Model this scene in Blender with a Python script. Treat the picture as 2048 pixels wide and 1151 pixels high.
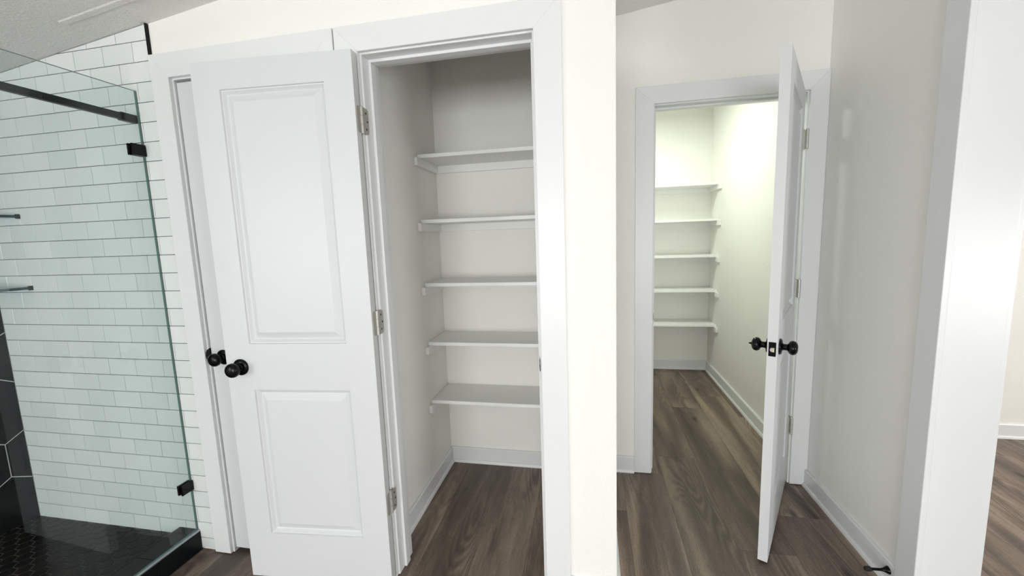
import bpy, bmesh, math, random
from mathutils import Vector, Matrix

random.seed(7)
scene = bpy.context.scene
COL = scene.collection
for o in list(bpy.data.objects):
    bpy.data.objects.remove(o)

# ------------------------------------------------------------------ camera
CAM_H = 1.389
R = ((0.98161, 0.18817, -0.03388), (-0.00960, -0.12890, -0.99161), (-0.19096, 0.97364, -0.12472))
r_, d_, f_ = (Vector(v).normalized() for v in R)
cam_d = bpy.data.cameras.new('camera')
cam = bpy.data.objects.new('camera', cam_d)
COL.objects.link(cam)
u_ = -d_
cam.matrix_world = Matrix(((r_.x, u_.x, -f_.x, 0), (r_.y, u_.y, -f_.y, 0), (r_.z, u_.z, -f_.z, CAM_H), (0, 0, 0, 1)))
cam_d.sensor_fit = 'HORIZONTAL'
cam_d.sensor_width = 36.0
cam_d.lens = 810.84 / 2048.0 * 36.0
cam_d.clip_start = 0.02
scene.camera = cam

# ------------------------------------------------------------------ world, lights, exposure
world = bpy.data.worlds.new('world')
scene.world = world
world.use_nodes = True
world.node_tree.nodes['Background'].inputs[0].default_value = (0.80, 0.86, 0.95, 1)
world.node_tree.nodes['Background'].inputs[1].default_value = 0.35


def area(name, loc, target, sx, sy, power, color):
    d = bpy.data.lights.new(name, 'AREA')
    d.shape = 'RECTANGLE'
    d.size, d.size_y = sx, sy
    d.energy = power
    d.color = color
    o = bpy.data.objects.new(name, d)
    o.location = loc
    o.rotation_euler = (Vector(target) - Vector(loc)).to_track_quat('-Z', 'Y').to_euler()
    COL.objects.link(o)
    return o


def point_light(name, loc, radius, power, color):
    d = bpy.data.lights.new(name, 'POINT')
    d.shadow_soft_size = radius
    d.energy = power
    d.color = color
    o = bpy.data.objects.new(name, d)
    o.location = loc
    COL.objects.link(o)
    return o


COOL_WHITE = (0.95, 0.975, 1.0)
area('rear_fill_light', (-0.30, -5.85, 0.90), (0.0, 1.4, 1.30), 2.8, 1.5, 171, COOL_WHITE)  # broad unseen fill added far behind the camera to reach into the closet
area('left_fill_light', (-2.70, -1.30, 1.40), (1.1, 1.2, 1.5), 1.3, 1.2, 34, COOL_WHITE)  # fill added from the left to lift the right wall
area('overhead_fill_light', (-0.5, -2.6, 2.33), (-0.5, -2.6, 0), 1.2, 1.2, 6, COOL_WHITE)  # weak soft fill added overhead, behind the camera
area('pantry_ceiling_lamp', (0.40, 3.30, 2.46), (0.40, 3.31, 0), 0.26, 0.26, 13.5, (0.93, 1.0, 0.885)).data.shape = 'DISK'
area('neighbour_side_fill', (4.45, -1.20, 0.85), (-0.9, 1.9, 1.55), 2.2, 1.1, 122, COOL_WHITE)  # unseen fill added beyond the opening for the closet's left wall
point_light('neighbour_point_fill', (4.2, 1.7, 1.30), 0.15, 40, (1.0, 0.96, 0.95))  # point fill added to brighten the far wall of the next room

vs = scene.view_settings
scene.display_settings.display_device = 'sRGB'
vs.view_transform = 'Standard'
vs.look = 'None'
vs.exposure = 0.0
vs.gamma = 1.0
vs.use_curve_mapping = False

# ------------------------------------------------------------------ materials


def new_mat(name):
    m = bpy.data.materials.new(name)
    m.use_nodes = True
    nt = m.node_tree
    return m, nt, nt.nodes['Principled BSDF']


def nd(nt, t, **kw):
    n = nt.nodes.new(t)
    for k, v in kw.items():
        setattr(n, k, v)
    return n


def plain(name, col, rough=0.4, metal=0.0, bump=None, spec=None, var=0.0):
    """principled colour with a slight noise variation and optional fine relief (scale, strength, distance)"""
    m, nt, b = new_mat(name)
    b.inputs['Roughness'].default_value = rough
    b.inputs['Metallic'].default_value = metal
    if spec is not None:
        b.inputs['Specular IOR Level'].default_value = spec
    tc = nd(nt, 'ShaderNodeNewGeometry')
    n = nd(nt, 'ShaderNodeTexNoise')
    n.inputs['Scale'].default_value = 3.0
    nt.links.new(tc.outputs['Position'], n.inputs['Vector'])
    mx = nd(nt, 'ShaderNodeMix', data_type='RGBA')
    mx.inputs[6].default_value = (*[c * (1 - var) for c in col], 1)
    mx.inputs[7].default_value = (*[min(1, c * (1 + var)) for c in col], 1)
    nt.links.new(n.outputs['Fac'], mx.inputs[0])
    nt.links.new(mx.outputs[2], b.inputs['Base Color'])
    if bump:
        sc, st, di = bump
        n2 = nd(nt, 'ShaderNodeTexNoise')
        n2.inputs['Scale'].default_value = sc
        n2.inputs['Detail'].default_value = 3.0
        n2.inputs['Roughness'].default_value = 0.55
        nt.links.new(tc.outputs['Position'], n2.inputs['Vector'])
        rp = nd(nt, 'ShaderNodeValToRGB')
        rp.color_ramp.elements[0].position = 0.38
        rp.color_ramp.elements[1].position = 0.66
        nt.links.new(n2.outputs['Fac'], rp.inputs['Fac'])
        bp = nd(nt, 'ShaderNodeBump')
        bp.inputs['Strength'].default_value = st
        bp.inputs['Distance'].default_value = di
        nt.links.new(rp.outputs['Color'], bp.inputs['Height'])
        nt.links.new(bp.outputs['Normal'], b.inputs['Normal'])
    return m


M = {}
M['wall'] = plain('textured_cream_paint', (0.925, 0.918, 0.873), 0.55, bump=(165, 0.20, 0.0025), var=0.01)
M['ceiling'] = plain('stippled_ceiling_paint', (0.89, 0.885, 0.85), 0.8, bump=(120, 0.40, 0.005), var=0.02)
M['trim'] = plain('white_semigloss_paint', (0.82, 0.83, 0.835), 0.32, bump=(30, 0.03, 0.002))
M['door'] = plain('white_door_paint', (0.70, 0.715, 0.73), 0.38, bump=(160, 0.05, 0.001))
M['shelf'] = plain('white_shelf_paint', (0.92, 0.92, 0.895), 0.4)
M['grout_dark'] = plain('charcoal_grout', (0.045, 0.05, 0.055), 0.9)
M['grout_light'] = plain('pale_grout', (0.80, 0.81, 0.80), 0.85)
M['grout_mosaic'] = plain('grey_mosaic_grout', (0.075, 0.075, 0.07), 0.8)
M['tile_black'] = plain('black_stone_tile', (0.006, 0.0085, 0.0095), 0.20, spec=0.18, var=0.2)
M['tile_mosaic'] = plain('black_mosaic_tile', (0.003, 0.0035, 0.004), 0.22, bump=(200, 0.06, 0.0006), spec=0.16, var=0.2)
M['black'] = plain('matte_black_metal', (0.003, 0.003, 0.0035), 0.20, spec=0.22)
M['bar'] = plain('dark_bronze_metal', (0.008, 0.010, 0.011), 0.4, spec=0.35)
M['nickel'] = plain('satin_nickel', (0.46, 0.45, 0.40), 0.45, metal=0.35)
M['nickel_bright'] = plain('bright_nickel', (0.55, 0.55, 0.52), 0.42, metal=0.5)
M['brass_latch'] = plain('pale_latch_metal', (0.60, 0.56, 0.48), 0.35, metal=0.6)
M['edge_metal'] = plain('brushed_edge_metal', (0.45, 0.48, 0.50), 0.35, metal=0.9)
M['rubber'] = plain('black_rubber', (0.01, 0.01, 0.01), 0.7)
M['glass_edge'] = plain('green_glass_edge', (0.10, 0.17, 0.155), 0.15)
M['shelf_edge'] = plain('dark_green_glass_edge', (0.02, 0.055, 0.055), 0.15)


def tile_white_mat():
    m, nt, b = new_mat('white_glazed_tile')
    b.inputs['Roughness'].default_value = 0.16
    oi = nd(nt, 'ShaderNodeObjectInfo')
    mx = nd(nt, 'ShaderNodeMix', data_type='RGBA')
    mx.inputs[6].default_value = (0.76, 0.80, 0.79, 1)
    mx.inputs[7].default_value = (0.83, 0.855, 0.85, 1)
    nt.links.new(oi.outputs['Random'], mx.inputs[0])
    nt.links.new(mx.outputs[2], b.inputs['Base Color'])
    return m


M['tile_white'] = tile_white_mat()


def glass_mat(name, tint):
    m = bpy.data.materials.new(name)
    m.use_nodes = True
    nt = m.node_tree
    nt.nodes.remove(nt.nodes['Principled BSDF'])
    out = nt.nodes['Material Output']
    tr = nd(nt, 'ShaderNodeBsdfTransparent')
    tr.inputs['Color'].default_value = (*tint, 1)
    gl = nd(nt, 'ShaderNodeBsdfGlossy')
    gl.inputs['Roughness'].default_value = 0.02
    gl.inputs['Color'].default_value = (0.9, 0.95, 0.95, 1)
    fr = nd(nt, 'ShaderNodeFresnel')
    fr.inputs['IOR'].default_value = 1.45
    mx = nd(nt, 'ShaderNodeMixShader')
    geo = nd(nt, 'ShaderNodeNewGeometry')      # reflect at the outer face of the pane only (the pane does not bend light)
    inv = nd(nt, 'ShaderNodeMath', operation='SUBTRACT')
    inv.inputs[0].default_value = 1.0
    nt.links.new(geo.outputs['Backfacing'], inv.inputs[1])
    two = nd(nt, 'ShaderNodeMath', operation='MULTIPLY', use_clamp=True)      # both faces of the pane reflect
    two.inputs[1].default_value = 1.1
    nt.links.new(fr.outputs[0], two.inputs[0])
    mul = nd(nt, 'ShaderNodeMath', operation='MULTIPLY')
    nt.links.new(two.outputs[0], mul.inputs[0])
    nt.links.new(inv.outputs[0], mul.inputs[1])
    nt.links.new(mul.outputs[0], mx.inputs[0])
    nt.links.new(tr.outputs[0], mx.inputs[1])
    nt.links.new(gl.outputs[0], mx.inputs[2])
    nt.links.new(mx.outputs[0], out.inputs['Surface'])
    return m


M['glass'] = glass_mat('clear_shower_glass', (0.915, 0.95, 0.945))
M['shelf_glass'] = glass_mat('green_shelf_glass', (0.70, 0.82, 0.81))


def wood_mat():
    m, nt, b = new_mat('grey_brown_oak_plank')
    L = nt.links.new
    tc = nd(nt, 'ShaderNodeTexCoord')
    oi = nd(nt, 'ShaderNodeObjectInfo')
    off = nd(nt, 'ShaderNodeVectorMath', operation='SCALE')
    cmb = nd(nt, 'ShaderNodeCombineXYZ')
    for i, k in enumerate((37.0, 91.0, 53.0)):
        mu = nd(nt, 'ShaderNodeMath', operation='MULTIPLY')
        mu.inputs[1].default_value = k
        L(oi.outputs['Random'], mu.inputs[0])
        L(mu.outputs[0], cmb.inputs[i])
    add = nd(nt, 'ShaderNodeVectorMath', operation='ADD')
    L(tc.outputs['Object'], add.inputs[0])
    L(cmb.outputs[0], add.inputs[1])

    def noise(scale_vec, detail, rough, dist=0.0):
        mp = nd(nt, 'ShaderNodeMapping')
        mp.inputs['Scale'].default_value = scale_vec
        L(add.outputs[0], mp.inputs['Vector'])
        n = nd(nt, 'ShaderNodeTexNoise')
        n.inputs['Scale'].default_value = 1.0
        n.inputs['Detail'].default_value = detail
        n.inputs['Roughness'].default_value = rough
        n.inputs['Distortion'].default_value = dist
        L(mp.outputs[0], n.inputs['Vector'])
        return n
    broad = noise((9.0, 0.9, 1.0), 2.0, 0.5, 0.6)         # broad streaks along the plank
    fine = noise((330.0, 11.0, 1.0), 3.0, 0.7)            # fine fibre
    pore = noise((520.0, 70.0, 1.0), 2.0, 0.6)            # open pores, limed
    shape = noise((5.5, 0.8, 1.0), 1.2, 0.4, 0.5)         # cathedral rings
    mulr = nd(nt, 'ShaderNodeMath', operation='MULTIPLY')
    mulr.inputs[1].default_value = 150.0
    L(shape.outputs['Fac'], mulr.inputs[0])
    sn = nd(nt, 'ShaderNodeMath', operation='SINE')
    L(mulr.outputs[0], sn.inputs[0])
    msk = noise((4.5, 0.7, 1.0), 1.0, 0.5, 0.3)
    mr = nd(nt, 'ShaderNodeMapRange')
    mr.inputs['From Min'].default_value = 0.46
    mr.inputs['From Max'].default_value = 0.66
    L(msk.outputs['Fac'], mr.inputs['Value'])
    ring = nd(nt, 'ShaderNodeMath', operation='MULTIPLY')
    L(sn.outputs[0], ring.inputs[0])
    L(mr.outputs[0], ring.inputs[1])

    def madd(src, k, base):
        n = nd(nt, 'ShaderNodeMath', operation='MULTIPLY_ADD')
        n.inputs[1].default_value = k
        L(src, n.inputs[0])
        if isinstance(base, float):
            n.inputs[2].default_value = base
        else:
            L(base, n.inputs[2])
        return n.outputs[0]
    s3 = madd(broad.outputs['Fac'], 1.5, -0.80)
    s3 = madd(fine.outputs['Fac'], 0.62, s3)
    s3 = madd(pore.outputs['Fac'], 0.48, s3)
    s3 = madd(ring.outputs[0], 0.13, s3)
    ramp = nd(nt, 'ShaderNodeValToRGB')
    e = ramp.color_ramp.elements
    e[0].position = 0.0
    e[0].color = (0.040, 0.029, 0.024, 1)
    e[1].position = 1.0
    e[1].color = (0.41, 0.32, 0.24, 1)
    e2 = e.new(0.45)
    e2.color = (0.146, 0.106, 0.083, 1)
    L(s3, ramp.inputs['Fac'])
    # knots
    mpv = nd(nt, 'ShaderNodeMapping')
    mpv.inputs['Scale'].default_value = (5.5, 2.2, 1.0)
    L(add.outputs[0], mpv.inputs['Vector'])
    vo = nd(nt, 'ShaderNodeTexVoronoi')
    vo.inputs['Scale'].default_value = 1.0
    L(mpv.outputs[0], vo.inputs['Vector'])
    kr = nd(nt, 'ShaderNodeMapRange')
    kr.inputs['From Min'].default_value = 0.02
    kr.inputs['From Max'].default_value = 0.12
    kr.inputs['To Min'].default_value = 0.28
    kr.inputs['To Max'].default_value = 1.0
    L(vo.outputs['Distance'], kr.inputs['Value'])
    hs = nd(nt, 'ShaderNodeMix', data_type='RGBA', blend_type='MULTIPLY')
    hs.inputs[0].default_value = 1.0
    L(ramp.outputs['Color'], hs.inputs[6])
    L(kr.outputs[0], hs.inputs[7])
    # plank to plank tone
    tone = nd(nt, 'ShaderNodeMapRange')
    tone.inputs['To Min'].default_value = 0.80
    tone.inputs['To Max'].default_value = 1.25
    L(oi.outputs['Random'], tone.inputs['Value'])
    t2 = nd(nt, 'ShaderNodeMix', data_type='RGBA', blend_type='MULTIPLY')
    t2.inputs[0].default_value = 1.0
    L(hs.outputs[2], t2.inputs[6])
    L(tone.outputs[0], t2.inputs[7])
    L(t2.outputs[2], b.inputs['Base Color'])
    b.inputs['Roughness'].default_value = 0.45
    bp = nd(nt, 'ShaderNodeBump')
    bp.inputs['Strength'].default_value = 0.12
    bp.inputs['Distance'].default_value = 0.001
    L(fine.outputs['Fac'], bp.inputs['Height'])
    L(bp.outputs['Normal'], b.inputs['Normal'])
    return m


M['wood'] = wood_mat()
M['underlay'] = plain('dark_brown_underlay', (0.03, 0.024, 0.02), 0.9)

# ------------------------------------------------------------------ mesh helpers


def bx(bm, x0, x1, y0, y1, z0, z1):
    """axis-aligned box; z1 may be a pair (height at x0, height at x1)"""
    za, zb = z1 if isinstance(z1, tuple) else (z1, z1)
    v = [bm.verts.new(p) for p in ((x0, y0, z0), (x1, y0, z0), (x1, y1, z0), (x0, y1, z0),
                                   (x0, y0, za), (x1, y0, zb), (x1, y1, zb), (x0, y1, za))]
    for f in ((3, 2, 1, 0), (4, 5, 6, 7), (0, 1, 5, 4), (1, 2, 6, 5), (2, 3, 7, 6), (3, 0, 4, 7)):
        bm.faces.new([v[i] for i in f])
    return v


def lathe(bm, prof, origin, axis, seg=24):
    """prof: (distance along axis, radius)"""
    a = Vector(axis).normalized()
    t = Vector((0, 0, 1)) if abs(a.z) < 0.9 else Vector((1, 0, 0))
    e1 = a.cross(t).normalized()
    e2 = a.cross(e1)
    rings = []
    for d, r in prof:
        c = Vector(origin) + a * d
        if r < 1e-6:
            rings.append([bm.verts.new(c)])
        else:
            rings.append([bm.verts.new(c + (e1 * math.cos(2 * math.pi * i / seg) + e2 * math.sin(2 * math.pi * i / seg)) * r) for i in range(seg)])
    for A, B in zip(rings, rings[1:]):
        for i in range(seg):
            j = (i + 1) % seg
            if len(A) == 1 and len(B) == 1:
                continue
            if len(A) == 1:
                bm.faces.new((A[0], B[i], B[j]))
            elif len(B) == 1:
                bm.faces.new((A[i], B[0], A[j]))
            else:
                bm.faces.new((A[i], B[i], B[j], A[j]))
    if len(rings[0]) > 1:
        bm.faces.new(rings[0][::-1])
    if len(rings[-1]) > 1:
        bm.faces.new(rings[-1])


def prism(bm, poly, ext, chamfer=0.0):
    """poly: list of 3D points (planar, convex); extrude by ext vector; chamfer on the front (poly+ext) face"""
    P = [Vector(p) for p in poly]
    E = Vector(ext)
    back = [bm.verts.new(p) for p in P]
    n = len(P)
    if chamfer > 0:
        c = sum(P, Vector()) / n
        side = [bm.verts.new(p + E * (1 - min(0.45, chamfer / E.length))) for p in P]
        ins = []
        for i in range(n):
            a = (P[i] - P[i - 1]).normalized()
            b = (P[(i + 1) % n] - P[i]).normalized()
            nn = E.normalized()
            na, nb = a.cross(nn), b.cross(nn)
            if na.dot(c - P[i]) < 0:
                na = -na
            if nb.dot(c - P[i]) < 0:
                nb = -nb
            k = 1 + na.dot(nb)
            ins.append(P[i] + (na + nb) * (chamfer / max(k, 0.3)) + E)
        front = [bm.verts.new(p) for p in ins]
        rings = [back, side, front]
    else:
        front = [bm.verts.new(p + E) for p in P]
        rings = [back, front]
    for A, B in zip(rings, rings[1:]):
        for i in range(n):
            j = (i + 1) % n
            bm.faces.new((A[i], A[j], B[j], B[i]))
    bm.faces.new(back[::-1])
    bm.faces.new(rings[-1])


def clip(poly, n, c):
    """keep the part of a 2-D polygon with n.p <= c"""
    out = []
    for i in range(len(poly)):
        p, q = poly[i], poly[(i + 1) % len(poly)]
        dp, dq = n[0] * p[0] + n[1] * p[1] - c, n[0] * q[0] + n[1] * q[1] - c
        if dp <= 0:
            out.append(p)
        if dp * dq < 0:
            t = dp / (dp - dq)
            out.append((p[0] + (q[0] - p[0]) * t, p[1] + (q[1] - p[1]) * t))
    return out


WORLD = {}      # world position of objects whose frame is unrotated


def emit(name, bm, mat, parent=None, local=False, bevel=0.0, seg=2, smooth=False):
    """turn a bmesh into ONE object; coordinates are world ones unless local (then the parent's frame)"""
    if bevel > 0:
        bmesh.ops.bevel(bm, geom=list(bm.edges), offset=bevel, segments=seg, profile=0.5, affect='EDGES', clamp_overlap=True)
    bmesh.ops.recalc_face_normals(bm, faces=list(bm.faces))
    if smooth:
        for f in bm.faces:
            f.smooth = True
        for e in bm.edges:
            if len(e.link_faces) == 2 and e.calc_face_angle(0) > 0.7:
                e.smooth = False
    lo = Vector([min(v.co[i] for v in bm.verts) for i in range(3)])
    hi = Vector([max(v.co[i] for v in bm.verts) for i in range(3)])
    c = (lo + hi) / 2
    if parent is None:
        c.z = lo.z
    bmesh.ops.translate(bm, verts=list(bm.verts), vec=-c)
    me = bpy.data.meshes.new(name)
    bm.to_mesh(me)
    bm.free()
    for m in (mat if isinstance(mat, (list, tuple)) else [mat]):
        me.materials.append(M[m])
    o = bpy.data.objects.new(name, me)
    COL.objects.link(o)
    if parent is not None:
        o.parent = parent
        o.location = c if local else c - WORLD[parent.name]
    else:
        o.location = c
    if not local:
        WORLD[o.name] = c.copy()
    else:
        o['local'] = 1
        del o['local']
    return o


def sub(name, bm, mat, parent, base, **kw):
    """child of a part that itself sits in a rotated thing: coordinates in the thing's frame, base = the part"""
    o = emit(name, bm, mat, parent, local=True, **kw)
    o.location = o.location - base.location
    return o


def emit_box(name, b, mat, parent=None, bevel=0.0, **kw):
    bm = bmesh.new()
    bx(bm, *b)
    return emit(name, bm, mat, parent, bevel=bevel, **kw)


def empty(name, loc, rotz=0.0):
    o = bpy.data.objects.new(name, None)
    o.empty_display_size = 0.1
    o.location = loc
    o.rotation_euler = (0, 0, rotz)
    COL.objects.link(o)
    WORLD[o.name] = Vector(loc)
    return o


def tag(o, label, cat=None, group=None, kind=None):
    o['label'] = label
    if cat:
        o['category'] = cat
    if group:
        o['group'] = group
    if kind:
        o['kind'] = kind
    return o


def structure(o, label, cat=None):
    return tag(o, label, cat, kind='structure')


def zc(x):
    return 2.481 + 0.126 * x           # the sloping ceiling


# ------------------------------------------------------------------ key dimensions (metres)
YA = 1.416          # face of the closet wall
YB = 2.316          # face of the wall with the pantry doorway
XC = 1.136          # face of the right wall
XL = -2.760         # face of the tiled shower end wall
YT = 1.408          # front of the white tile
Y0 = -6.00          # wall behind the camera
XCOR = 0.085        # outside corner right of the closet
CAS = 0.016         # casing thickness

# ------------------------------------------------------------------ floor of separate planks
PW, PL = 0.2278, 1.505
floor = structure(emit_box('floor', (-2.9, 4.6, Y0, 4.34, -0.06, -0.0065), 'underlay'),
                  'grey-brown wood plank floor running through bathroom, closet and pantry', 'floor')
known = {0: 2.310, 1: 2.505, 2: 3.269, 3: 3.530}      # end joints seen in the photo, column 0 starts at x = .1672
plank_mesh = None
for k in range(-9, 20):
    xa = 0.1672 + k * PW
    j = known.get(k, 1.9 + random.random() * PL)
    if k == -4:
        j = 2.9
    if k == -3:
        j = 1.15
    j0 = j - PL * math.ceil((j - Y0) / PL)
    n = 0
    while j0 + n * PL < 4.30:
        ya, yb = j0 + n * PL, j0 + (n + 1) * PL
        n += 1
        if xa > 1.2 and ya > 3.05:
            continue
        if xa < -1.0 and ya > 1.5:
            continue
        ca, cb = max(ya, Y0), min(yb, 4.32)
        whole = abs(ca - ya) < 1e-6 and abs(cb - yb) < 1e-6
        if whole and plank_mesh is not None:
            o = bpy.data.objects.new('plank', plank_mesh)
            COL.objects.link(o)
            o.parent = floor
            o.location = Vector(((xa + xa + PW) / 2, (ca + cb) / 2, -0.003)) - WORLD['floor']
        else:
            bm = bmesh.new()
            bx(bm, xa + 0.00025, xa + PW - 0.00025, ca + 0.00025, cb - 0.00025, -0.006, 0.0)
            o = emit('plank', bm, 'wood', floor, bevel=0.0004, seg=1)
            if whole:
                plank_mesh = o.data

# ------------------------------------------------------------------ ceiling
bm = bmesh.new()
v = [bm.verts.new((x, y, zc(x) + dz)) for dz in (0, 0.06) for (x, y) in ((-2.90, Y0 - 0.1), (1.31, Y0 - 0.1), (1.31, 4.34), (-2.90, 4.34))]
for f in ((0, 1, 2, 3), (7, 6, 5, 4), (0, 4, 5, 1), (1, 5, 6, 2), (2, 6, 7, 3), (3, 7, 4, 0)):
    bm.faces.new([v[i] for i in f])
ceiling = structure(emit('ceiling', bm, 'ceiling'), 'grey stippled ceiling sloping up to the right', 'ceiling')
bm = bmesh.new()
ya = 1.287
v = [bm.verts.new((x, ya + dy, zc(x) - dz)) for x in (-1.93, -0.2) for dy, dz in ((-0.018, -0.002), (0.018, -0.002), (0.010, 0.0028), (-0.010, 0.0028))]
for i in range(4):
    j = (i + 1) % 4
    bm.faces.new((v[i], v[j], v[4 + j], v[4 + i]))
bm.faces.new(v[0:4])
bm.faces.new(v[4:8][::-1])
emit('ceiling_seam', bm, 'ceiling', ceiling)
other_ceiling = structure(emit_box('ceiling', (1.31, 4.6, Y0 - 0.1, 3.12, 2.66, 2.72), 'ceiling'),
                          'ceiling of the room seen through the opening at the right edge', 'ceiling')

# ------------------------------------------------------------------ walls
def top(x0, x1):
    return (zc(x0) + 0.02, zc(x1) + 0.02)


bm = bmesh.new()
for x0, x1, z0 in ((-2.86, -1.642, 0), (-1.642, -0.961, 2.080), (-0.961, -0.825, 0), (-0.825, -0.155, 2.080), (-0.155, XCOR, 0)):
    bx(bm, x0, x1, YA, YA + 0.10, z0, top(x0, x1))
wall_center = structure(emit('wall_center', bm, 'wall'), 'white wall with the two narrow doorways, tiled at its shower end', 'wall')

bm = bmesh.new()
bx(bm, -0.975, -0.875, YA + 0.10, 2.40, 0, top(-0.975, -0.875))
wall_closet_left = structure(emit('wall_closet_left', bm, 'wall'), 'left side wall inside the open closet', 'wall')
bm = bmesh.new()
bx(bm, -0.020, XCOR, YA + 0.10, YB, 0, top(-0.020, XCOR))
wall_closet_right = structure(emit('wall_closet_right', bm, 'wall'), 'partition between the closet and the passage to the pantry', 'wall')
bm = bmesh.new()
bx(bm, -0.875, -0.020, 2.295, 2.416, 0, top(-0.875, -0.020))
bx(bm, -0.020, 0.311, YB, 2.416, 0, top(-0.020, 0.311))
bx(bm, 0.311, 1.074, YB, 2.416, 2.068, top(0.311, 1.074))
bx(bm, 1.074, XC, YB, 2.416, 0, top(1.074, XC))
wall_back = structure(emit('wall_back', bm, 'wall'), 'recessed back wall with the pantry doorway', 'wall')
bm = bmesh.new()
bx(bm, -0.08, 0.02, 2.416, 4.24, 0, top(-0.08, 0.02))
wall_pantry_left = structure(emit('wall_pantry_left', bm, 'wall'), 'left side wall inside the pantry', 'wall')
bm = bmesh.new()
bx(bm, -0.08, XC, 4.24, 4.34, 0, top(-0.08, XC))
wall_pantry_back = structure(emit('wall_pantry_back', bm, 'wall'), 'end wall of the pantry behind its shelves', 'wall')

XD = 1.308          # far face of the right wall
YN = -0.10          # near jamb of that opening, unseen, set back to admit the side fill
YJ = 1.549          # jamb face of the cased opening in the right wall
bm = bmesh.new()
bx(bm, XC, XD, YJ + 0.02, 4.34, 0, top(XC, XD))
bx(bm, XC, XD, YN - 0.014, YJ + 0.02, 2.10, top(XC, XD))
bx(bm, XC, XD, Y0, YN - 0.014, 0, top(XC, XD))
wall_right = structure(emit('wall_right', bm, 'wall'), 'right wall beside the pantry door, with a cased opening near the camera', 'wall')
bm = bmesh.new()
bx(bm, XD, 4.6, 3.02, 3.12, 0, 2.70)
wall_far = structure(emit('wall_far', bm, 'wall'), 'wall of the next room seen past the right-hand opening', 'wall')
bm = bmesh.new()
bx(bm, 4.5, 4.6, Y0, 3.02, 0, 2.70)
wall_far_right = structure(emit('wall_far_right', bm, 'wall'), 'side wall of the next room beyond the right-hand opening', 'wall')
bm = bmesh.new()
bx(bm, -2.86, XL - 0.0012, Y0, YA, 0, top(-2.86, XL))
wall_left = structure(emit('wall_left', bm, 'grout_light'), 'shower end wall of large black hexagon tiles with pale grout', 'wall')
bm = bmesh.new()
bx(bm, -2.86, XD, Y0 - 0.1, Y0, 0, top(-2.86, XD))
bx(bm, XD, 4.6, Y0 - 0.1, Y0, 0, 2.70)
wall_front = structure(emit('wall_front', bm, 'wall'), 'wall behind the camera', 'wall')

# ------------------------------------------------------------------ white subway tile on the shower wall
bm = bmesh.new()
P = [(XL, 0.06), (-1.704, 0.012), (-1.704, zc(-1.704)), (XL, zc(XL))]
prism(bm, [(x, YA, z) for x, z in P], (0, -0.0052, 0))
emit('tile_grout', bm, 'grout_dark', wall_center)
ROW, TW = 0.0766, 0.15025
tile_cache = {}
for k in range(-2, 29):
    zt = 2.2064 - ROW * k
    zb = zt - ROW
    x = (-1.7828 if k % 2 == 0 else -1.8579) + TW * 2
    while x > XL:
        x0, x1 = x - TW + 0.0011, x - 0.0011
        x -= TW
        poly = [(x0, zb + 0.0011), (x1, zb + 0.0011), (x1, zt - 0.0011), (x0, zt - 0.0011)]
        poly = clip(poly, (1, 0), -1.7055)
        poly = clip(poly, (-1, 0), -(XL + 0.001)) if poly else poly
        poly = clip(poly, (-0.126, 1), 2.481 - 0.002) if poly else poly
        poly = clip(poly, (0, -1), -0.012) if poly else poly
        if len(poly) < 3:
            continue
        w = max(p[0] for p in poly) - min(p[0] for p in poly)
        h = max(p[1] for p in poly) - min(p[1] for p in poly)
        if w < 0.004 or h < 0.004:
            continue
        key = None
        if len(poly) == 4:
            key = (round(w, 4), round(h, 4))
        if key in tile_cache and abs(w * h - (TW - 0.0022) * (ROW - 0.0022)) < 1e-6:
            o = bpy.data.objects.new('tile', tile_cache[key])
            COL.objects.link(o)
            o.parent = wall_center
            cx = (max(p[0] for p in poly) + min(p[0] for p in poly)) / 2
            cz = (max(p[1] for p in poly) + min(p[1] for p in poly)) / 2
            o.location = Vector((cx, (YA + YT) / 2, cz)) - WORLD['wall_center']
            continue
        bm = bmesh.new()
        prism(bm, [(a, YA, b) for a, b in poly], (0, YT - YA, 0), chamfer=0.0011)
        o = emit('tile', bm, 'tile_white', wall_center)
        if key:
            tile_cache[key] = o.data
bm = bmesh.new()
P = [(-1.7055, 2.150), (-1.6985, 2.150), (-1.6985, zc(-1.6985) - 0.001), (-1.7055, zc(-1.7055) - 0.001)]
prism(bm, [(x, YA, z) for x, z in P], (0, -0.011, 0))
emit('tile_edge_strip', bm, 'black', wall_center)['label'] = 'black metal edge strip at the top of the white tile'

# ------------------------------------------------------------------ black hexagon tiles on the shower end wall
S = 0.164
HX = S * math.sqrt(3)
for r in range(-1, 10):
    zcn = 0.403 + (r - 0) * 1.5 * S
    for c in range(-1, 6):
        ycn = (1.337 + HX / 2 if r % 2 == 0 else 1.337) - c * HX
        g = 0.0024
        poly = [(ycn + (S - g) * math.sin(math.radians(60 * i)), zcn + (S - g) * math.cos(math.radians(60 * i))) for i in range(6)]
        poly = clip(poly, (1, 0), YT - 0.001)
        poly = clip(poly, (-1, 0), -0.10) if poly else poly
        poly = clip(poly, (0, -1), -0.066) if poly else poly
        poly = clip(poly, (0, 1), zc(XL) - 0.002) if poly else poly
        if len(poly) < 3:
            continue
        bm = bmesh.new()
        prism(bm, [(XL - 0.0012, a, b) for a, b in poly], (0.0017, 0, 0), chamfer=0.0005)
        emit('hexagon_tile', bm, 'tile_black', wall_left)
bm = bmesh.new()
bx(bm, XL - 0.0012, XL + 0.002, Y0, 0.098, 0, zc(XL))
emit('painted_end', bm, 'wall', wall_left)

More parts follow.
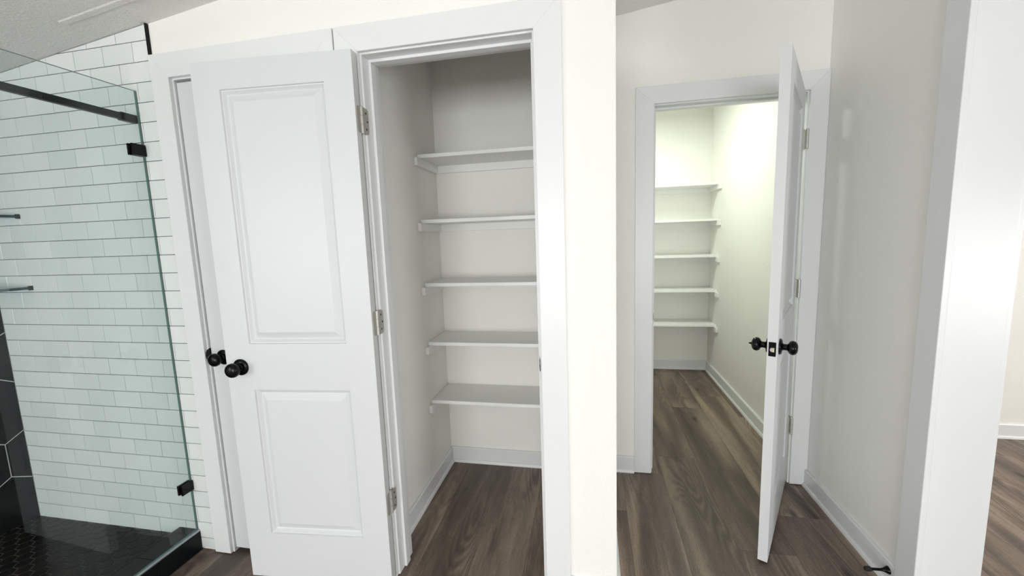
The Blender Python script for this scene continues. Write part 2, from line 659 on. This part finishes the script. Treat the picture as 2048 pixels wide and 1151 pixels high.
# ------------------------------------------------------------------ shower floor with small hexagon mosaic
ZS = 0.067
shower_floor = structure(emit_box('shower_floor', (XL, -1.885, 0.10, YA - 0.006, 0.0005, ZS - 0.0012), 'grout_mosaic'),
                         'black hexagon mosaic floor of the shower', 'floor')
HP = 0.054
s = (HP - 0.0030) / math.sqrt(3)
hexm = None
rest = bmesh.new()
ncount = 0
cells = []
col = 0
xx = XL + 0.02
while xx < -1.93:
    y = YT - 0.010 - (HP / 2 if col % 2 else 0)
    while y > 0.13:
        cells.append((y, xx))
        y -= HP
    xx += HP * math.sqrt(3) / 2
    col += 1
cells.sort(reverse=True)
for y, xx in cells:
    ring = [(xx + s * math.cos(math.radians(60 * i)), y + s * math.sin(math.radians(60 * i)), ZS - 0.0035) for i in range(6)]
    ring = [(min(-1.937, max(XL + 0.001, p[0])), min(YT - 0.001, p[1]), p[2]) for p in ring]
    cut = any(abs(p[0] + 1.937) < 1e-6 or abs(p[0] - XL - 0.001) < 1e-6 or abs(p[1] - YT + 0.001) < 1e-6 for p in ring)
    if ncount < 290:
        ncount += 1
        if not cut and hexm is not None:
            o = bpy.data.objects.new('mosaic_tile', hexm)
            COL.objects.link(o)
            o.parent = shower_floor
            o.location = Vector((xx, y, ZS - 0.00175)) - WORLD['shower_floor']
        else:
            bm = bmesh.new()
            prism(bm, ring, (0, 0, 0.0035), chamfer=0.0007)
            o = emit('mosaic_tile', bm, 'tile_mosaic', shower_floor)
            if not cut:
                hexm = o.data
    else:
        prism(rest, ring, (0, 0, 0.0035), chamfer=0.0007)
o = emit('mosaic_tile_field', rest, 'tile_mosaic', shower_floor)
o['kind'] = 'stuff'

# ------------------------------------------------------------------ shower curb
curb = tag(empty('shower_curb', (-1.84, 0.75, 0)), 'low black tiled curb under the edge of the shower glass', 'curb')
ZT = 0.102
joints = [0.10, 0.311, 0.616, 0.921, 1.221, YT]
bm = bmesh.new()
prism(bm, [(x, 0.10, z) for x, z in ((-1.937, 0.0005), (-1.788, 0.0005), (-1.788, ZT - 0.009), (-1.890, ZT - 0.009), (-1.937, ZS - 0.004))], (0, YT - 0.10, 0))
emit('curb_core', bm, 'grout_light', curb)
for a, b in zip(joints, joints[1:]):
    bm = bmesh.new()
    prism(bm, [(-1.788, a + 0.0015, 0.003), (-1.788, b - 0.0015, 0.003), (-1.788, b - 0.0015, ZT - 0.010), (-1.788, a + 0.0015, ZT - 0.010)], (0.008, 0, 0), chamfer=0.0008)
    emit('face_tile', bm, 'tile_black', curb)
    bm = bmesh.new()
    prism(bm, [(-1.892, a + 0.0006, ZT - 0.009), (-1.792, a + 0.0006, ZT - 0.009), (-1.792, b - 0.0006, ZT - 0.009), (-1.892, b - 0.0006, ZT - 0.009)], (0, 0, 0.009), chamfer=0.0008)
    emit('cap_tile', bm, 'tile_black', curb)
    bm = bmesh.new()
    prism(bm, [(-1.892, a + 0.0006, ZT - 0.0085), (-1.892, b - 0.0006, ZT - 0.0085), (-1.939, b - 0.0006, ZS - 0.003), (-1.939, a + 0.0006, ZS - 0.003)], (-0.004, 0, 0.006))
    emit('sloped_tile', bm, 'tile_black', curb)
emit_box('edge_strip', (-1.7915, -1.7795, 0.10, YT - 0.001, ZT - 0.0085, ZT + 0.0005), 'edge_metal', curb, bevel=0.003)['label'] = 'brushed metal strip along the curb edge'

# ------------------------------------------------------------------ shower glass, bar, corner shelves
GX0, GX1 = -1.799, -1.789
glass = tag(empty('shower_glass_panel', (-1.794, 0.95, ZT)), 'clear frameless shower glass panel standing on the black curb', 'glass panel')
bm = bmesh.new()
bx(bm, GX0, GX1, 0.50, 1.404, ZT + 0.001, 2.022)
o = emit('pane', bm, ['glass', 'glass_edge'], glass)
for p in o.data.polygons:
    if abs(p.normal.x) < 0.5:
        p.material_index = 1
for z in (1.788, 0.323):
    bm = bmesh.new()
    bx(bm, GX1 - 0.0005, GX1 + 0.009, 1.354, 1.406, z - 0.0225, z + 0.0225)
    bx(bm, GX0 - 0.009, GX0 + 0.0005, 1.354, 1.406, z - 0.0225, z + 0.0225)
    bx(bm, GX0, GX1, 1.4042, 1.4075, z - 0.0225, z + 0.0225)
    emit('clamp', bm, 'black', glass, bevel=0.0012, seg=1)['label'] = 'square black glass clamp'
bar = tag(empty('support_bar', (-1.811, 0.75, 1.913)), 'black horizontal bar across the top of the shower glass', 'bar')
emit_box('bar', (-1.8205, -1.8025, 0.20, 1.350, 1.9005, 1.9255), 'bar', bar, bevel=0.002)
emit_box('wall_sleeve', (-1.8235, -1.7995, 1.346, 1.4075, 1.8975, 1.9285), 'bar', bar, bevel=0.003)
for z, lab in ((1.556, 'upper green-edged glass corner shelf on the white shower tile'), (1.231, 'lower green-edged glass corner shelf on the white shower tile')):
    t = tag(empty('glass_shelf', (XL + 0.09, YT - 0.09, z - 0.006)), lab, 'shelf', 'glass corner shelves in the shower')
    bm = bmesh.new()
    poly = [(XL + 0.001, YT - 0.001)] + [(XL + 0.001 + 0.227 * math.cos(math.radians(a)), YT - 0.001 - 0.227 * math.sin(math.radians(a))) for a in range(0, 91, 9)]
    prism(bm, [(a, b, z - 0.006) for a, b in poly], (0, 0, 0.012))
    o = emit('glass_plate', bm, ['shelf_glass', 'shelf_edge'], t)
    for p in o.data.polygons:
        if abs(p.normal.z) < 0.5:
            p.material_index = 1
    emit_box('shelf_bracket', (XL + 0.222, XL + 0.232, YT - 0.014, YT - 0.0005, z - 0.010, z + 0.010), 'bar', t, bevel=0.001, seg=1)

# ------------------------------------------------------------------ door casings and jambs
def doorway(name, label, xi0, xi1, zi, xo0, xo1, zo, yface, depth, rabbet_from_front=True, floor_gap=0.004):
    """xi: inner casing edges; xo: outer casing edges; jamb faces stand 6 mm inside the casing"""
    t = structure(empty(name, ((xi0 + xi1) / 2, yface, 0)), label, 'door frame')
    yf = yface - CAS
    j0, j1, jz = xi0 + 0.006, xi1 - 0.006, zi - 0.006
    # boards mitred at the top corners
    bm = bmesh.new()
    prism(bm, [(xo0, yface, floor_gap), (xi0, yface, floor_gap), (xi0, yface, zi), (xo0, yface, zo)], (0, -CAS, 0), chamfer=0.0015)
    emit('side_casing', bm, 'trim', t)
    bm = bmesh.new()
    prism(bm, [(xi1, yface, floor_gap), (xo1, yface, floor_gap), (xo1, yface, zo), (xi1, yface, zi)], (0, -CAS, 0), chamfer=0.0015)
    emit('side_casing', bm, 'trim', t)
    bm = bmesh.new()
    prism(bm, [(xi0, yface, zi), (xi1, yface, zi), (xo1, yface, zo), (xo0, yface, zo)], (0, -CAS, 0), chamfer=0.0015)
    emit('head_casing', bm, 'trim', t)
    yb = yface + depth
    emit_box('side_jamb', (j0 - 0.019, j0, yface - 0.0002, yb, 0.001, jz + 0.019), 'trim', t, bevel=0.001, seg=1)
    emit_box('side_jamb', (j1, j1 + 0.019, yface - 0.0002, yb, 0.001, jz + 0.019), 'trim', t, bevel=0.001, seg=1)
    emit_box('head_jamb', (j0, j1, yface - 0.0002, yb, jz, jz + 0.019), 'trim', t, bevel=0.001, seg=1)
    return t, j0, j1, jz


def stops(t, j0, j1, jz, y0, y1):
    emit_box('side_stop', (j0, j0 + 0.011, y0, y1, 0.002, jz - 0.011), 'trim', t, bevel=0.002)
    emit_box('side_stop', (j1 - 0.011, j1, y0, y1, 0.002, jz - 0.011), 'trim', t, bevel=0.002)
    emit_box('head_stop', (j0, j1, y0, y1, jz - 0.011, jz), 'trim', t, bevel=0.002)


def strike(t, x, side, y0, y1, z):
    """black strike plate on a jamb, its lip rounded towards the room; side = +1 when the jamb face looks towards +X"""
    yl = y0 + 0.012
    poly = [(y1, z - 0.029), (y1, z + 0.029), (yl + 0.004, z + 0.029)]
    poly += [(yl - 0.013 * math.sin(math.radians(q)), z + 0.026 * math.cos(math.radians(q))) for q in range(0, 181, 20)]
    poly += [(yl + 0.004, z - 0.029)]
    bm = bmesh.new()
    prism(bm, [(x - side * 0.0005, a, b) for a, b in poly], (side * 0.0022, 0, 0))
    o = emit('strike_plate', bm, 'black', t)
    o['label'] = 'black strike plate'


t1, j0, j1, jz = doorway('trim_1', 'white casing and jambs around the open closet doorway', -0.803, -0.177, 2.058, -0.892, -0.085, 2.147, YA, 0.119)
stops(t1, j0, j1, jz, YA + 0.042, YA + 0.077)
strike(t1, j1, -1, YA - 0.006, YA + 0.026, 0.925)
t2, k0, k1, kz = doorway('trim_2', 'white casing around the closed doorway beside the shower', -1.620, -0.983, 2.055, -1.702, -0.8975, 2.147, YA, 0.10)
stops(t2, k0, k1, kz, YA + 0.048, YA + 0.078)
strike(t2, k0, 1, YA - 0.014, YA + 0.010, 0.930)
t3, m0, m1, mz = doorway('trim_3', 'white casing and jambs around the pantry doorway', 0.331, 1.053, 2.046, 0.238, 1.1355, 2.134, YB, 0.114)
stops(t3, m0, m1, mz, YB + 0.042, YB + 0.077)
strike(t3, m0, 1, YB + 0.002, YB + 0.026, 0.921)

# cased opening in the right wall (no door)
t4 = structure(empty('trim_4', (XC, 0.72, 0)), 'white cased opening at the right edge of the picture', 'door frame')
ZO = 2.10
for y0, y1, nm in ((1.540, 1.631, 'side_casing'), (YN - 0.083, YN + 0.006, 'side_casing')):
    emit_box(nm, (XC - 0.018, XC + 0.0005, y0, y1, 0.004, ZO), 'trim', t4, bevel=0.0025)
emit_box('head_casing', (XC - 0.018, XC + 0.0005, YN - 0.083, 1.631, ZO, ZO + 0.09), 'trim', t4, bevel=0.0025)
for y0, y1 in ((1.552, 1.641), (YN - 0.095, YN - 0.006)):
    emit_box('far_casing', (XD - 0.0005, XD + 0.016, y0, y1, 0.004, ZO), 'trim', t4, bevel=0.0025)
emit_box('side_jamb', (XC + 0.0055, XD, YJ, YJ + 0.0195, 0.001, ZO + 0.005), 'trim', t4, bevel=0.0015)
emit_box('side_jamb', (XC + 0.0005, XD, YN - 0.0135, YN, 0.001, ZO + 0.005), 'trim', t4, bevel=0.0015)
emit_box('head_jamb', (XC + 0.0005, XD, YN, YJ, ZO - 0.014, ZO - 0.0005), 'trim', t4, bevel=0.0015)

# ------------------------------------------------------------------ baseboards with shoe moulding
BH, BT, SH, ST = 0.096, 0.014, 0.019, 0.010


def baseboard(name, label, axis, face, sgn, a, b):
    """axis 'x': board runs along x on a face at y=face looking in direction sgn; axis 'y' the other way round"""
    def pts(prof):
        return [((face + sgn * d, z)) for d, z in prof]
    main = [(0, 0.0), (BT, 0.0), (BT, BH - 0.006), (BT - 0.004, BH), (0, BH)]
    shoe = [(BT, 0.0005), (BT + ST, 0.0005)] + [(BT + ST * math.cos(math.radians(q)), 0.0005 + SH * math.sin(math.radians(q))) for q in (20, 40, 60, 80)] + [(BT, SH)]
    root = None
    for nm, prof in ((name, main), ('shoe_moulding', shoe)):
        bm = bmesh.new()
        if axis == 'x':
            prism(bm, [(a, d, z) for d, z in pts(prof)], (b - a, 0, 0))
        else:
            prism(bm, [(d, a, z) for d, z in pts(prof)], (0, b - a, 0))
        o = emit(nm, bm, 'trim', root)
        if root is None:
            root = structure(o, label, 'baseboard')
    return root


baseboard('baseboard_closet_left', 'white baseboard along the left wall inside the closet', 'y', -0.875, 1, 1.537, 2.295)
baseboard('baseboard_closet_back', 'white baseboard along the back wall inside the closet', 'x', 2.295, -1, -0.863, -0.020)
baseboard('baseboard_closet_right', 'white baseboard along the hidden right wall inside the closet', 'y', -0.020, -1, 1.537, 2.283)
baseboard('baseboard_center', 'white baseboard below the wall corner right of the closet', 'x', YA, -1, -0.0845, XCOR + BT)
baseboard('baseboard_passage', 'white baseboard on the corner wall facing the pantry passage', 'y', XCOR, 1, YA, YB)
baseboard('baseboard_back', 'short white baseboard left of the pantry doorway', 'x', YB, -1, XCOR + BT, 0.2375)
bb_right = baseboard('baseboard_right', 'white baseboard along the right wall behind the pantry door', 'y', XC, -1, 1.632, YB - CAS - 0.0005)
baseboard('baseboard_pantry_right', 'white baseboard along the right wall inside the pantry', 'y', XC, -1, 2.432, 4.24)
baseboard('baseboard_pantry_back', 'white baseboard on the end wall below the pantry shelves', 'x', 4.24, -1, 0.02, XC - BT)
baseboard('baseboard_pantry_left', 'white baseboard along the hidden left wall inside the pantry', 'y', 0.02, 1, 2.432, 4.228)
baseboard('baseboard_far', 'white baseboard in the next room seen past the right-hand opening', 'x', 3.02, -1, XD, 4.5)

# ------------------------------------------------------------------ doors
def panel_rings(bm, x0, x1, z0, z1, y, sgn):
    """moulded raised panel on the door face at y, looking in direction sgn"""
    prof = [(0.0, 0.0), (0.0025, -0.006), (0.0055, -0.0065), (0.0145, -0.0150), (0.0170, -0.0165), (0.0190, -0.0165), (0.0430, -0.0045), (0.0455, -0.0040)]
    rings = []
    for i, d in prof:
        rings.append([bm.verts.new(p) for p in ((x0 + i, y + sgn * d, z0 + i), (x1 - i, y + sgn * d, z0 + i), (x1 - i, y + sgn * d, z1 - i), (x0 + i, y + sgn * d, z1 - i))])
    for A, B in zip(rings, rings[1:]):
        for i in range(4):
            j = (i + 1) % 4
            bm.faces.new((A[i], A[j], B[j], B[i]))
    bm.faces.new(rings[-1])
    return rings[0]


KNOB = [(0.0, 0.0325), (0.004, 0.0325), (0.009, 0.028), (0.011, 0.016), (0.014, 0.0125), (0.026, 0.0125), (0.029, 0.016), (0.033, 0.0235),
        (0.039, 0.0275), (0.046, 0.0280), (0.053, 0.0255), (0.058, 0.020), (0.061, 0.012), (0.0615, 0.0)]
TH = 0.035


def make_door(name, label, loc, ang, w, zb, zt, hinge_z, privacy, axis_off=0.007):
    """frame: x from hinge to free edge, y = thickness (TH is the face with the hinge barrels when closed... either way), z up"""
    t = structure(empty(name, loc, ang), label, 'door')
    h = zt - zb
    stile = w * 0.172
    p1 = (1.012, min(1.950, zt - 0.098))
    p2 = (0.211, 0.829)
    x0, x1 = stile + 0.002, w - stile
    bm = bmesh.new()
    for a, b, c, d in ((0, x0, zb, zt), (x1, w, zb, zt), (x0, x1, zb, p2[0]), (x0, x1, p2[1], p1[0]), (x0, x1, p1[1], zt)):
        bx(bm, a, b, 0, TH, c, d)
    bmesh.ops.remove_doubles(bm, verts=list(bm.verts), dist=1e-5)
    emit('leaf', bm, 'door', t, local=True)
    for za, zb_ in (p1, p2):
        bm = bmesh.new()
        A = panel_rings(bm, x0, x1, za, zb_, TH, 1)
        B = panel_rings(bm, x0, x1, za, zb_, 0.0, -1)
        emit('panel', bm, 'door', t, local=True)
    # knobs, one each side, and the latch on the free edge
    kx, kz = w - 0.060, 0.920
    for y, sg in ((TH, 1), (0.0, -1)):
        bm = bmesh.new()
        lathe(bm, KNOB[3:], (kx, y, kz), (0, sg, 0), 28)
        k = emit('knob', bm, 'black', t, local=True, smooth=True)
        k['label'] = 'black round door knob'
        bm = bmesh.new()
        lathe(bm, KNOB[:4], (kx, y - sg * 0.0003, kz), (0, sg, 0), 28)
        sub('rosette', bm, 'black', k, k, smooth=True)
        if privacy and sg < 0:
            bm = bmesh.new()
            lathe(bm, [(0.060, 0.006), (0.064, 0.005), (0.073, 0.0012), (0.074, 0.0)], (kx, y, kz), (0, sg, 0), 12)
            sub('thumb_turn', bm, 'black', k, k, smooth=True)
    bm = bmesh.new()
    bx(bm, w - 0.0005, w + 0.0014, 0.005, 0.030, kz - 0.0285, kz + 0.0285)
    l = emit('latch_plate', bm, 'black', t, local=True, bevel=0.0006, seg=1)
    l['label'] = 'black latch plate on the door edge'
    bm = bmesh.new()
    a = [(w + 0.001, TH / 2 + 0.0075 * math.cos(math.radians(q)), kz - 0.001 + 0.0085 * math.sin(math.radians(q))) for q in range(90, 271, 20)]
    a = [(x, y if y < TH / 2 else TH / 2, z) for x, y, z in a]
    a = a + [(w + 0.001, TH / 2 + 0.007, kz - 0.0095), (w + 0.001, TH / 2 + 0.007, kz + 0.0075)]
    prism(bm, a, (0.009, 0, 0), chamfer=0.002)
    sub('latch_bolt', bm, 'brass_latch', l, l)['label'] = 'pale metal latch bolt'
    return t


def rounded_plate(bm, origin, eu, ev, en, w, h, th, r=0.013):
    """plate with two rounded corners at the far (u = w) side"""
    O, U, V_, N = Vector(origin), Vector(eu), Vector(ev), Vector(en)
    pts = [(0, 0)]
    for cx, cy, a0 in ((w - r, r, -90), (w - r, h - r, 0)):
        for q in range(0, 91, 30):
            a = math.radians(a0 + q)
            pts.append((cx + r * math.cos(a), cy + r * math.sin(a)))
    pts.append((0, h))
    prism(bm, [O + U * a + V_ * b for a, b in pts], N * th, chamfer=0.0004)


def hinges(t, barrel, leaf_y, leaf_dir, jamb_origin_local, jamb_dir, jamb_n, zs):
    """barrel at a local (x, y); door leaf on the hinge edge (x = 0), frame leaf given by local vectors"""
    for z in zs:
        z0, z1 = z - 0.046, z + 0.046
        bm = bmesh.new()
        rounded_plate(bm, (0.0005, leaf_y, z0), (0, leaf_dir, 0), (0, 0, 1), (-1, 0, 0), 0.028, 0.092, 0.0022)
        h = emit('hinge', bm, 'nickel', t, local=True)
        h['label'] = 'satin nickel hinge'
        bm = bmesh.new()
        lathe(bm, [(-0.002, 0.003), (0, 0.0070), (0.0295, 0.0070), (0.0300, 0.0054), (0.0310, 0.0054), (0.0315, 0.0070), (0.0605, 0.0070), (0.061, 0.0054),
                   (0.062, 0.0054), (0.0625, 0.0070), (0.092, 0.0070), (0.095, 0.003)], (barrel[0], barrel[1], z0), (0, 0, 1), 14)
        sub('hinge_barrel', bm, 'nickel_bright', h, h, smooth=True)
        bm = bmesh.new()
        J = Vector(jamb_origin_local)
        rounded_plate(bm, (J.x, J.y, z0), jamb_dir, (0, 0, 1), jamb_n, 0.030, 0.092, 0.0020)
        sub('frame_leaf', bm, 'nickel', h, h)
        jd, jn = Vector(jamb_dir), Vector(jamb_n)
        for dz, du in ((0.018, 0.012), (0.046, 0.020), (0.074, 0.012)):
            bm = bmesh.new()
            c = Vector((J.x, J.y, z0 + dz)) + jd * du + jn * 0.0015
            lathe(bm, [(0, 0.0042), (0.0012, 0.0036), (0.0013, 0.0)], c, jn, 10)
            sub('screw', bm, 'bar', h, h)


# door 1: closet door swung open against the wall
ang1 = math.radians(184.77)
d1 = make_door('door_1', 'open white two-panel closet door standing in front of the closed doorway', (-0.8030, 1.3880, 0), ang1, 0.610, 0.015, 2.047, None, False)


def to_local(loc, ang, p, direction=False):
    v = Vector((p[0] - (0 if direction else loc[0]), p[1] - (0 if direction else loc[1]), p[2] if len(p) > 2 else 0))
    c, s_ = math.cos(-ang), math.sin(-ang)
    return Vector((v.x * c - v.y * s_, v.x * s_ + v.y * c, v.z))


loc = (-0.8030, 1.3880)
bl = to_local(loc, ang1, (-0.796, 1.396))
hinges(d1, (-0.003, -0.004), 0.0, 1, to_local(loc, ang1, (-0.7975, 1.4005)), to_local(loc, ang1, (0, 1, 0), True), to_local(loc, ang1, (1, 0, 0), True), (1.822, 1.082, 0.346))

# door 2: closed door
d2 = make_door('door_2', 'closed white door partly hidden behind the open closet door', (-0.9920, 1.4600, 0), math.pi, 0.619, 0.020, 2.041, None, False)
hinges(d2, (-0.003, TH + 0.006), TH + 0.002, -1, to_local((-0.992, 1.460), math.pi, (-0.9885, 1.4215)), to_local((-0.992, 1.460), math.pi, (0, 1, 0), True),
       to_local((-0.992, 1.460), math.pi, (-1, 0, 0), True), (1.822, 1.082, 0.346))

# door 3: pantry door, half open
a3 = math.radians(242.0)
loc3 = (1.001, 2.318)
d3 = make_door('door_3', 'half-open white pantry door seen almost edge-on', (loc3[0], loc3[1], 0), a3, 0.690, 0.012, 2.036, None, True)
b3 = to_local(loc3, a3, (1.0455, 2.2955))
hinges(d3, (b3.x, b3.y), TH + 0.004, -1, to_local(loc3, a3, (1.0468, 2.317)), to_local(loc3, a3, (0, 1, 0), True), to_local(loc3, a3, (-1, 0, 0), True), (1.816, 1.077, 0.336))

# ------------------------------------------------------------------ shelves
def shelf(name, label, group, x0, x1, yf, yb, zt, cleat_front, th=0.019):
    t = tag(empty(name, ((x0 + x1) / 2, (yf + yb) / 2, zt - th)), label, 'shelf', group)
    emit_box('board', (x0 + 0.001, x1 - 0.001, yf, yb - 0.001, zt - th, zt), 'shelf', t, bevel=0.0012, seg=1)
    ch = 0.042
    emit_box('side_cleat', (x0 + 0.0003, x0 + 0.019, cleat_front, yb - 0.019, zt - th - ch, zt - th), 'shelf', t, bevel=0.0015, seg=1)
    emit_box('side_cleat', (x1 - 0.019, x1 - 0.0003, cleat_front, yb - 0.019, zt - th - ch, zt - th), 'shelf', t, bevel=0.0015, seg=1)
    emit_box('back_cleat', (x0 + 0.0005, x1 - 0.0005, yb - 0.019, yb - 0.0003, zt - th - ch, zt - th), 'shelf', t, bevel=0.0015, seg=1)
    return t


order = ('topmost', 'second from the top', 'middle', 'second from the bottom', 'lowest')
for z, w_ in zip((1.826, 1.494, 1.159, 0.836, 0.506), order):
    shelf('closet_shelf', 'white painted shelf on cleats in the open closet, ' + w_, 'shelves in the open closet', -0.875, -0.020, 2.030, 2.295, z, 1.990)
for z, w_ in zip((1.809, 1.491, 1.164, 0.842, 0.518), order):
    shelf('pantry_shelf', 'white painted shelf at the end of the pantry, ' + w_, 'shelves at the end of the pantry', 0.020, XC, 3.965, 4.24, z, 3.910)

# ------------------------------------------------------------------ door stop on the right baseboard
ds = tag(empty('door_stop', (XC - BT, 1.664, 0.060)), 'black door stop screwed to the baseboard at the lower right', 'door stop')
x = XC - BT
bm = bmesh.new()
lathe(bm, [(0.0, 0.0150), (0.003, 0.0148), (0.010, 0.0105), (0.018, 0.0068), (0.026, 0.0052), (0.062, 0.0048)], (x, 1.664, 0.060), (-1, 0.02, -0.06), 18)
emit('rod', bm, 'black', ds, smooth=True)
bm = bmesh.new()
lathe(bm, [(0.058, 0.0050), (0.059, 0.0085), (0.064, 0.0095), (0.076, 0.0090), (0.080, 0.0065), (0.081, 0.0)], (x, 1.664, 0.060), (-1, 0.02, -0.06), 18)
emit('rubber_tip', bm, 'rubber', ds, smooth=True)
